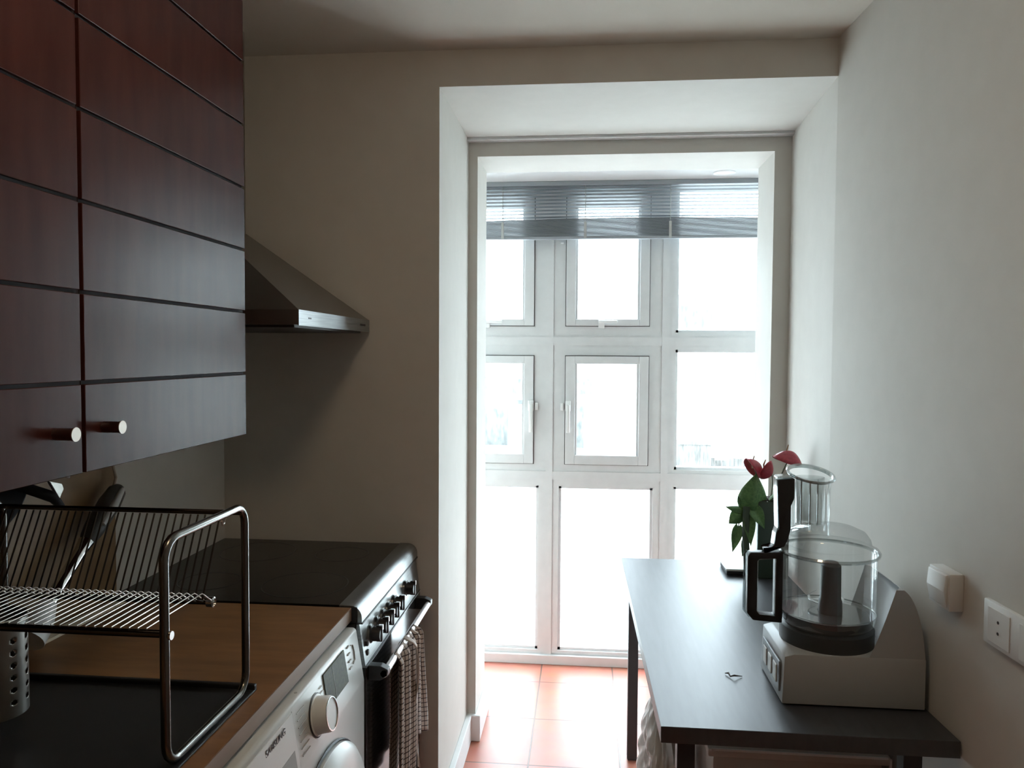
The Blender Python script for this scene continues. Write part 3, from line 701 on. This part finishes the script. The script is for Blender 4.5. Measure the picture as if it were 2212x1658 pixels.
# pusher cup inside the tube
MB().lathe([(0, .06), (.028, .06), (.030, .165), (.0285, .165), (.027, .062)], (tx, ty, lid_z), n=40, cap=False, sx=1.05, sy=.9).build('pusher', MATS['clear_polycarbonate'], lid, smooth=40)
MB().prism([(tx-.074, lid_z+.158), (tx-.036, lid_z+.162), (tx-.036, lid_z+.118), (tx-.043, lid_z+.10), (tx-.043, lid_z+.045), (tx-.050, lid_z+.020), (tx-.056, lid_z+.006), (tx-.100, lid_z+.002), (tx-.098, lid_z-.006), (tx-.078, lid_z+.012), (tx-.074, lid_z+.04), (tx-.068, lid_z+.05)], CYp-.013, CYp+.013, 'Y', bev=.002).build('lid_latch', black, lid, smooth=35)
MB().prism([(tx-.0745, lid_z+.160), (tx-.036, lid_z+.166), (tx-.036, lid_z+.171), (tx-.076, lid_z+.166)], CYp-.016, CYp+.016, 'Y', bev=.002).prism([(tx-.0745, lid_z+.158), (tx-.0765, lid_z+.158), (tx-.0725, lid_z+.05), (tx-.0765, lid_z+.038), (tx-.080, lid_z+.010), (tx-.0785, lid_z+.010), (tx-.0750, lid_z+.04), (tx-.071, lid_z+.052)], CYp-.014, CYp+.016, 'Y').build('latch_cover', MATS['rim_plastic'], lid)
# bowl handle: closed loop
hx0, hx1, hz0_, hz1_ = CXp-.178, CXp-.100, bz-.002, bz+.158
hp = MB()
outer = [(hx1, hz1_), (hx0+.006, hz1_-.002), (hx0, hz1_-.010), (hx0, hz0_+.020), (hx0+.014, hz0_+.004), (hx1, hz0_)]
inner = [(hx1-.016, hz1_-.014), (hx0+.026, hz1_-.016), (hx0+.022, hz1_-.020), (hx0+.022, hz0_+.026), (hx0+.028, hz0_+.019), (hx1-.016, hz0_+.016)]
t_ = bmesh.new(); V = {}
for nm, P_ in (('o', outer), ('i', inner)):
    for q, y in (('a', CYp-.014), ('b', CYp+.014)): V[nm+q] = [t_.verts.new((p[0], y, p[1])) for p in P_]
m6 = len(outer)
for i in range(m6):
    j = (i+1) % m6
    t_.faces.new((V['oa'][i], V['oa'][j], V['ia'][j], V['ia'][i])); t_.faces.new((V['ob'][j], V['ob'][i], V['ib'][i], V['ib'][j]))
    t_.faces.new((V['oa'][j], V['oa'][i], V['ob'][i], V['ob'][j])); t_.faces.new((V['ia'][i], V['ia'][j], V['ib'][j], V['ib'][i]))
bmesh.ops.recalc_face_normals(t_, faces=t_.faces)
bmesh.ops.bevel(t_, geom=t_.edges[:], offset=.0022, segments=2, profile=.5, affect='EDGES')
hp._merge(t_); hnd = hp.build('handle', black, bowl, smooth=35)
ol = MB().tube([(p[0]-.0005, CYp-.0145, p[1]) for p in inner], .0014, 6, closed=True).tube([(p[0]-.0022, CYp+.012, p[1]) for p in outer[1:5]], .0024, 6)
ol.build('handle_trim', MATS['rim_plastic'], hnd, smooth=50, label='pale see-through edging of the black handle')
MB().box(hx1-.004, hx1+.001, CYp-.012, CYp+.012, hz0_+.01, hz1_+.004, .001).build('handle_seam', MATS['rim_plastic'], hnd)

# ------------------------------------------------------------------ wall fittings on the right wall
def wall_frame(y):  # local frame on right wall: origin on wall, +X into the room
    return Matrix.Translation((xr(y), y, 0)) @ Matrix.Rotation(math.atan(.0507), 4, 'Z') @ Matrix.Rotation(math.pi, 4, 'Z')
sw1 = thing('light_switch', (xr(1.595), 1.595, 1.02), 'white surface mounted switch box on the right wall beside the food processor', 'switch')
Mw = wall_frame(1.595)
MB().box(0, .028, -.040, .040, .978, 1.052, .002).xf(Mw).build('box', white_pl, sw1, smooth=35)
MB().prism([(.028, 1.049), (.033, 1.047), (.036, 1.015), (.030, .985), (.028, .984)], -.034, .034, 'Y', bev=.0008).xf(Mw).build('rocker', white_pl, sw1, smooth=35)
sp = thing('double_socket', (xr(1.36), 1.36, 1.0), 'white double wall socket plate at the right edge, above the table corner', 'socket')
Mw = wall_frame(1.375)
MB().box(0, .011, -.094, .094, .955, 1.036, .003).xf(Mw).build('plate', white_pl, sp, smooth=35)
for c in (-.045, .048):
    q = MB().box(.0105, .0125, c-.033, c+.033, .963, 1.026, .001).xf(Mw).build('socket_face', white_pl, sp)
    hh = MB()
    for dz in (-.010, .010): hh.cyl((.0126, c, .995+dz), .0028, .0006, 'X', 12)
    hh.xf(Mw).build('pin_holes', ink, q)

# ------------------------------------------------------------------ flowering plant and scale at the table's far end
fp2 = thing('anthurium_plant', (.64, 2.66, TZ), 'red flowering anthurium in a dark green pot at the far end of the table', 'plant')
px_, py_ = .632, 2.655
MB().prism([(px_-.052, py_-.05), (px_+.052, py_-.05), (px_+.052, py_+.05), (px_-.052, py_+.05)], TZ, TZ+.262, 'Z', bev=.006).build('pot', pot_m, fp2, smooth=35)
MB().prism([(px_-.044, py_-.042), (px_+.044, py_-.042), (px_+.044, py_+.042), (px_-.044, py_+.042)], TZ+.262, TZ+.264, 'Z').build('soil', mat('soil', (.03, .02, .015), .9), fp2)
def leaf_mesh(base, tip, width, bend=.01, side=(0, 1, 0), nseg=12, lobe=.0):
    B, T = Vector(base), Vector(tip); d = T-B; sd = Vector(side); sd = (sd - d.normalized()*sd.dot(d.normalized())).normalized(); nn = d.normalized().cross(sd)
    def fn(u, v):
        w = width*(math.sin(math.pi*min(1, (u*.94+.06))**.75))*(1-.25*u) 
        s_ = (v-.5)*2
        return B + d*u - (d*lobe*abs(s_)*(1-u)*.4) + sd*(s_*w*.5) + nn*(bend*math.sin(math.pi*u) - .25*w*(1-abs(s_)))
    return MB().grid(fn, nseg, 8)
def stem(a, b_, c=None, r=.0022):
    A, B = Vector(a), Vector(b_); M_ = Vector(c) if c else (A+B)/2
    return MB().tube([A*(1-t)**2 + M_*2*t*(1-t) + B*t*t for t in [k/10 for k in range(11)]], r, 7)
soil = (px_-.02, py_, TZ+.262)
LV = [((.560, 2.62, .955), (.572, 2.60, 1.085), .105, (1, 0, 0)), ((.575, 2.63, .99), (.560, 2.60, 1.065), .055, (1, 0, 0)),
      ((.530, 2.62, .945), (.484, 2.60, .912), .055, (0, .3, 1)), ((.520, 2.62, .900), (.498, 2.60, .815), .040, (1, 0, 0)),
      ((.540, 2.62, .955), (.470, 2.59, .972), .030, (0, .6, 1)), ((.538, 2.62, .975), (.512, 2.60, 1.005), .022, (0, 0, 1)),
      ((.545, 2.62, .86), (.530, 2.60, .80), .028, (1, 0, 0)), ((.62, 2.62, .99), (.66, 2.60, 1.02), .04, (0, 1, 0)),
      ((.565, 2.61, .97), (.600, 2.59, .90), .05, (1, 0, .3)), ((.55, 2.61, .95), (.556, 2.59, .84), .045, (1, 0, 0))]
for bs, tp, w_, sd_ in LV:
    l_ = leaf_mesh(bs, tp, w_, .008, sd_, lobe=.25).build('leaf', leaf, fp2, smooth=70, thick=.0008)
    stem((px_-.03, py_-.02, TZ+.25), bs, ((px_-.03+bs[0])/2-.01, py_-.02, max(bs[2], .99)+.02), .002).build('leaf_stalk', stem_m, l_, smooth=60)
stem((.552, 2.60, TZ+.02), (.545, 2.61, .97), (.535, 2.6, .85), .012).build('trunk', mat('dark_stem', (.05, .075, .05), .6), fp2, smooth=60)
def flower(p, size, tilt, sta, ctl):
    P_ = Vector(p)
    def fn(u, v):
        a = (u-.5)*2*math.pi; r = size*v
        heart = 1 - .25*math.cos(a*.5)**8 + .12*math.cos(a*2)
        x = r*heart*math.cos(a); y = r*heart*math.sin(a)*.85
        return Vector((x, y, .62*size*(1-v*v) - .25*size*v*abs(math.sin(a))))
    f_ = MB().grid(fn, 28, 7).xf(Matrix.Translation(P_) @ Matrix.Rotation(tilt[1], 4, 'Z') @ Matrix.Rotation(tilt[0], 4, 'Y')).build('flower', spathe, fp2, smooth=70, thick=.0012)
    sp_ = P_ + Vector((-.006, 0, .004))
    MB().tube([sp_, sp_ + Vector((-.002, 0, size*.5)), sp_ + Vector((.004, 0, size*.95))], [.0032, .0028, .0015], 8).build('spadix', mat('spadix', (.30, .16, .08), .6), f_, smooth=60)
    stem(sta, P_, ctl, .0021).build('flower_stalk', stem_m, f_, smooth=60)
flower((.568, 2.61, 1.095), .044, (.9, .3), (px_-.01, py_, TZ+.26), (.592, 2.63, 1.04))
flower((.603, 2.60, 1.092), .036, (2.0, -.5), (px_, py_, TZ+.26), (.640, 2.62, 1.10))
flower((.655, 2.52, 1.142), .047, (.22, .1), (px_+.02, py_-.03, TZ+.26), (.620, 2.55, 1.06))

sc_ = thing('kitchen_scale', (.53, 2.64, TZ), 'small flat kitchen scale with a shiny top at the far end of the table', 'scale')
MB().box(.487, .575, 2.635, 2.76, TZ+.0002, TZ+.016, .004).build('base', black, sc_, smooth=35)
MB().box(.484, .578, 2.630, 2.765, TZ+.016, TZ+.024, .003).build('platform', white_pl, sc_, smooth=35)
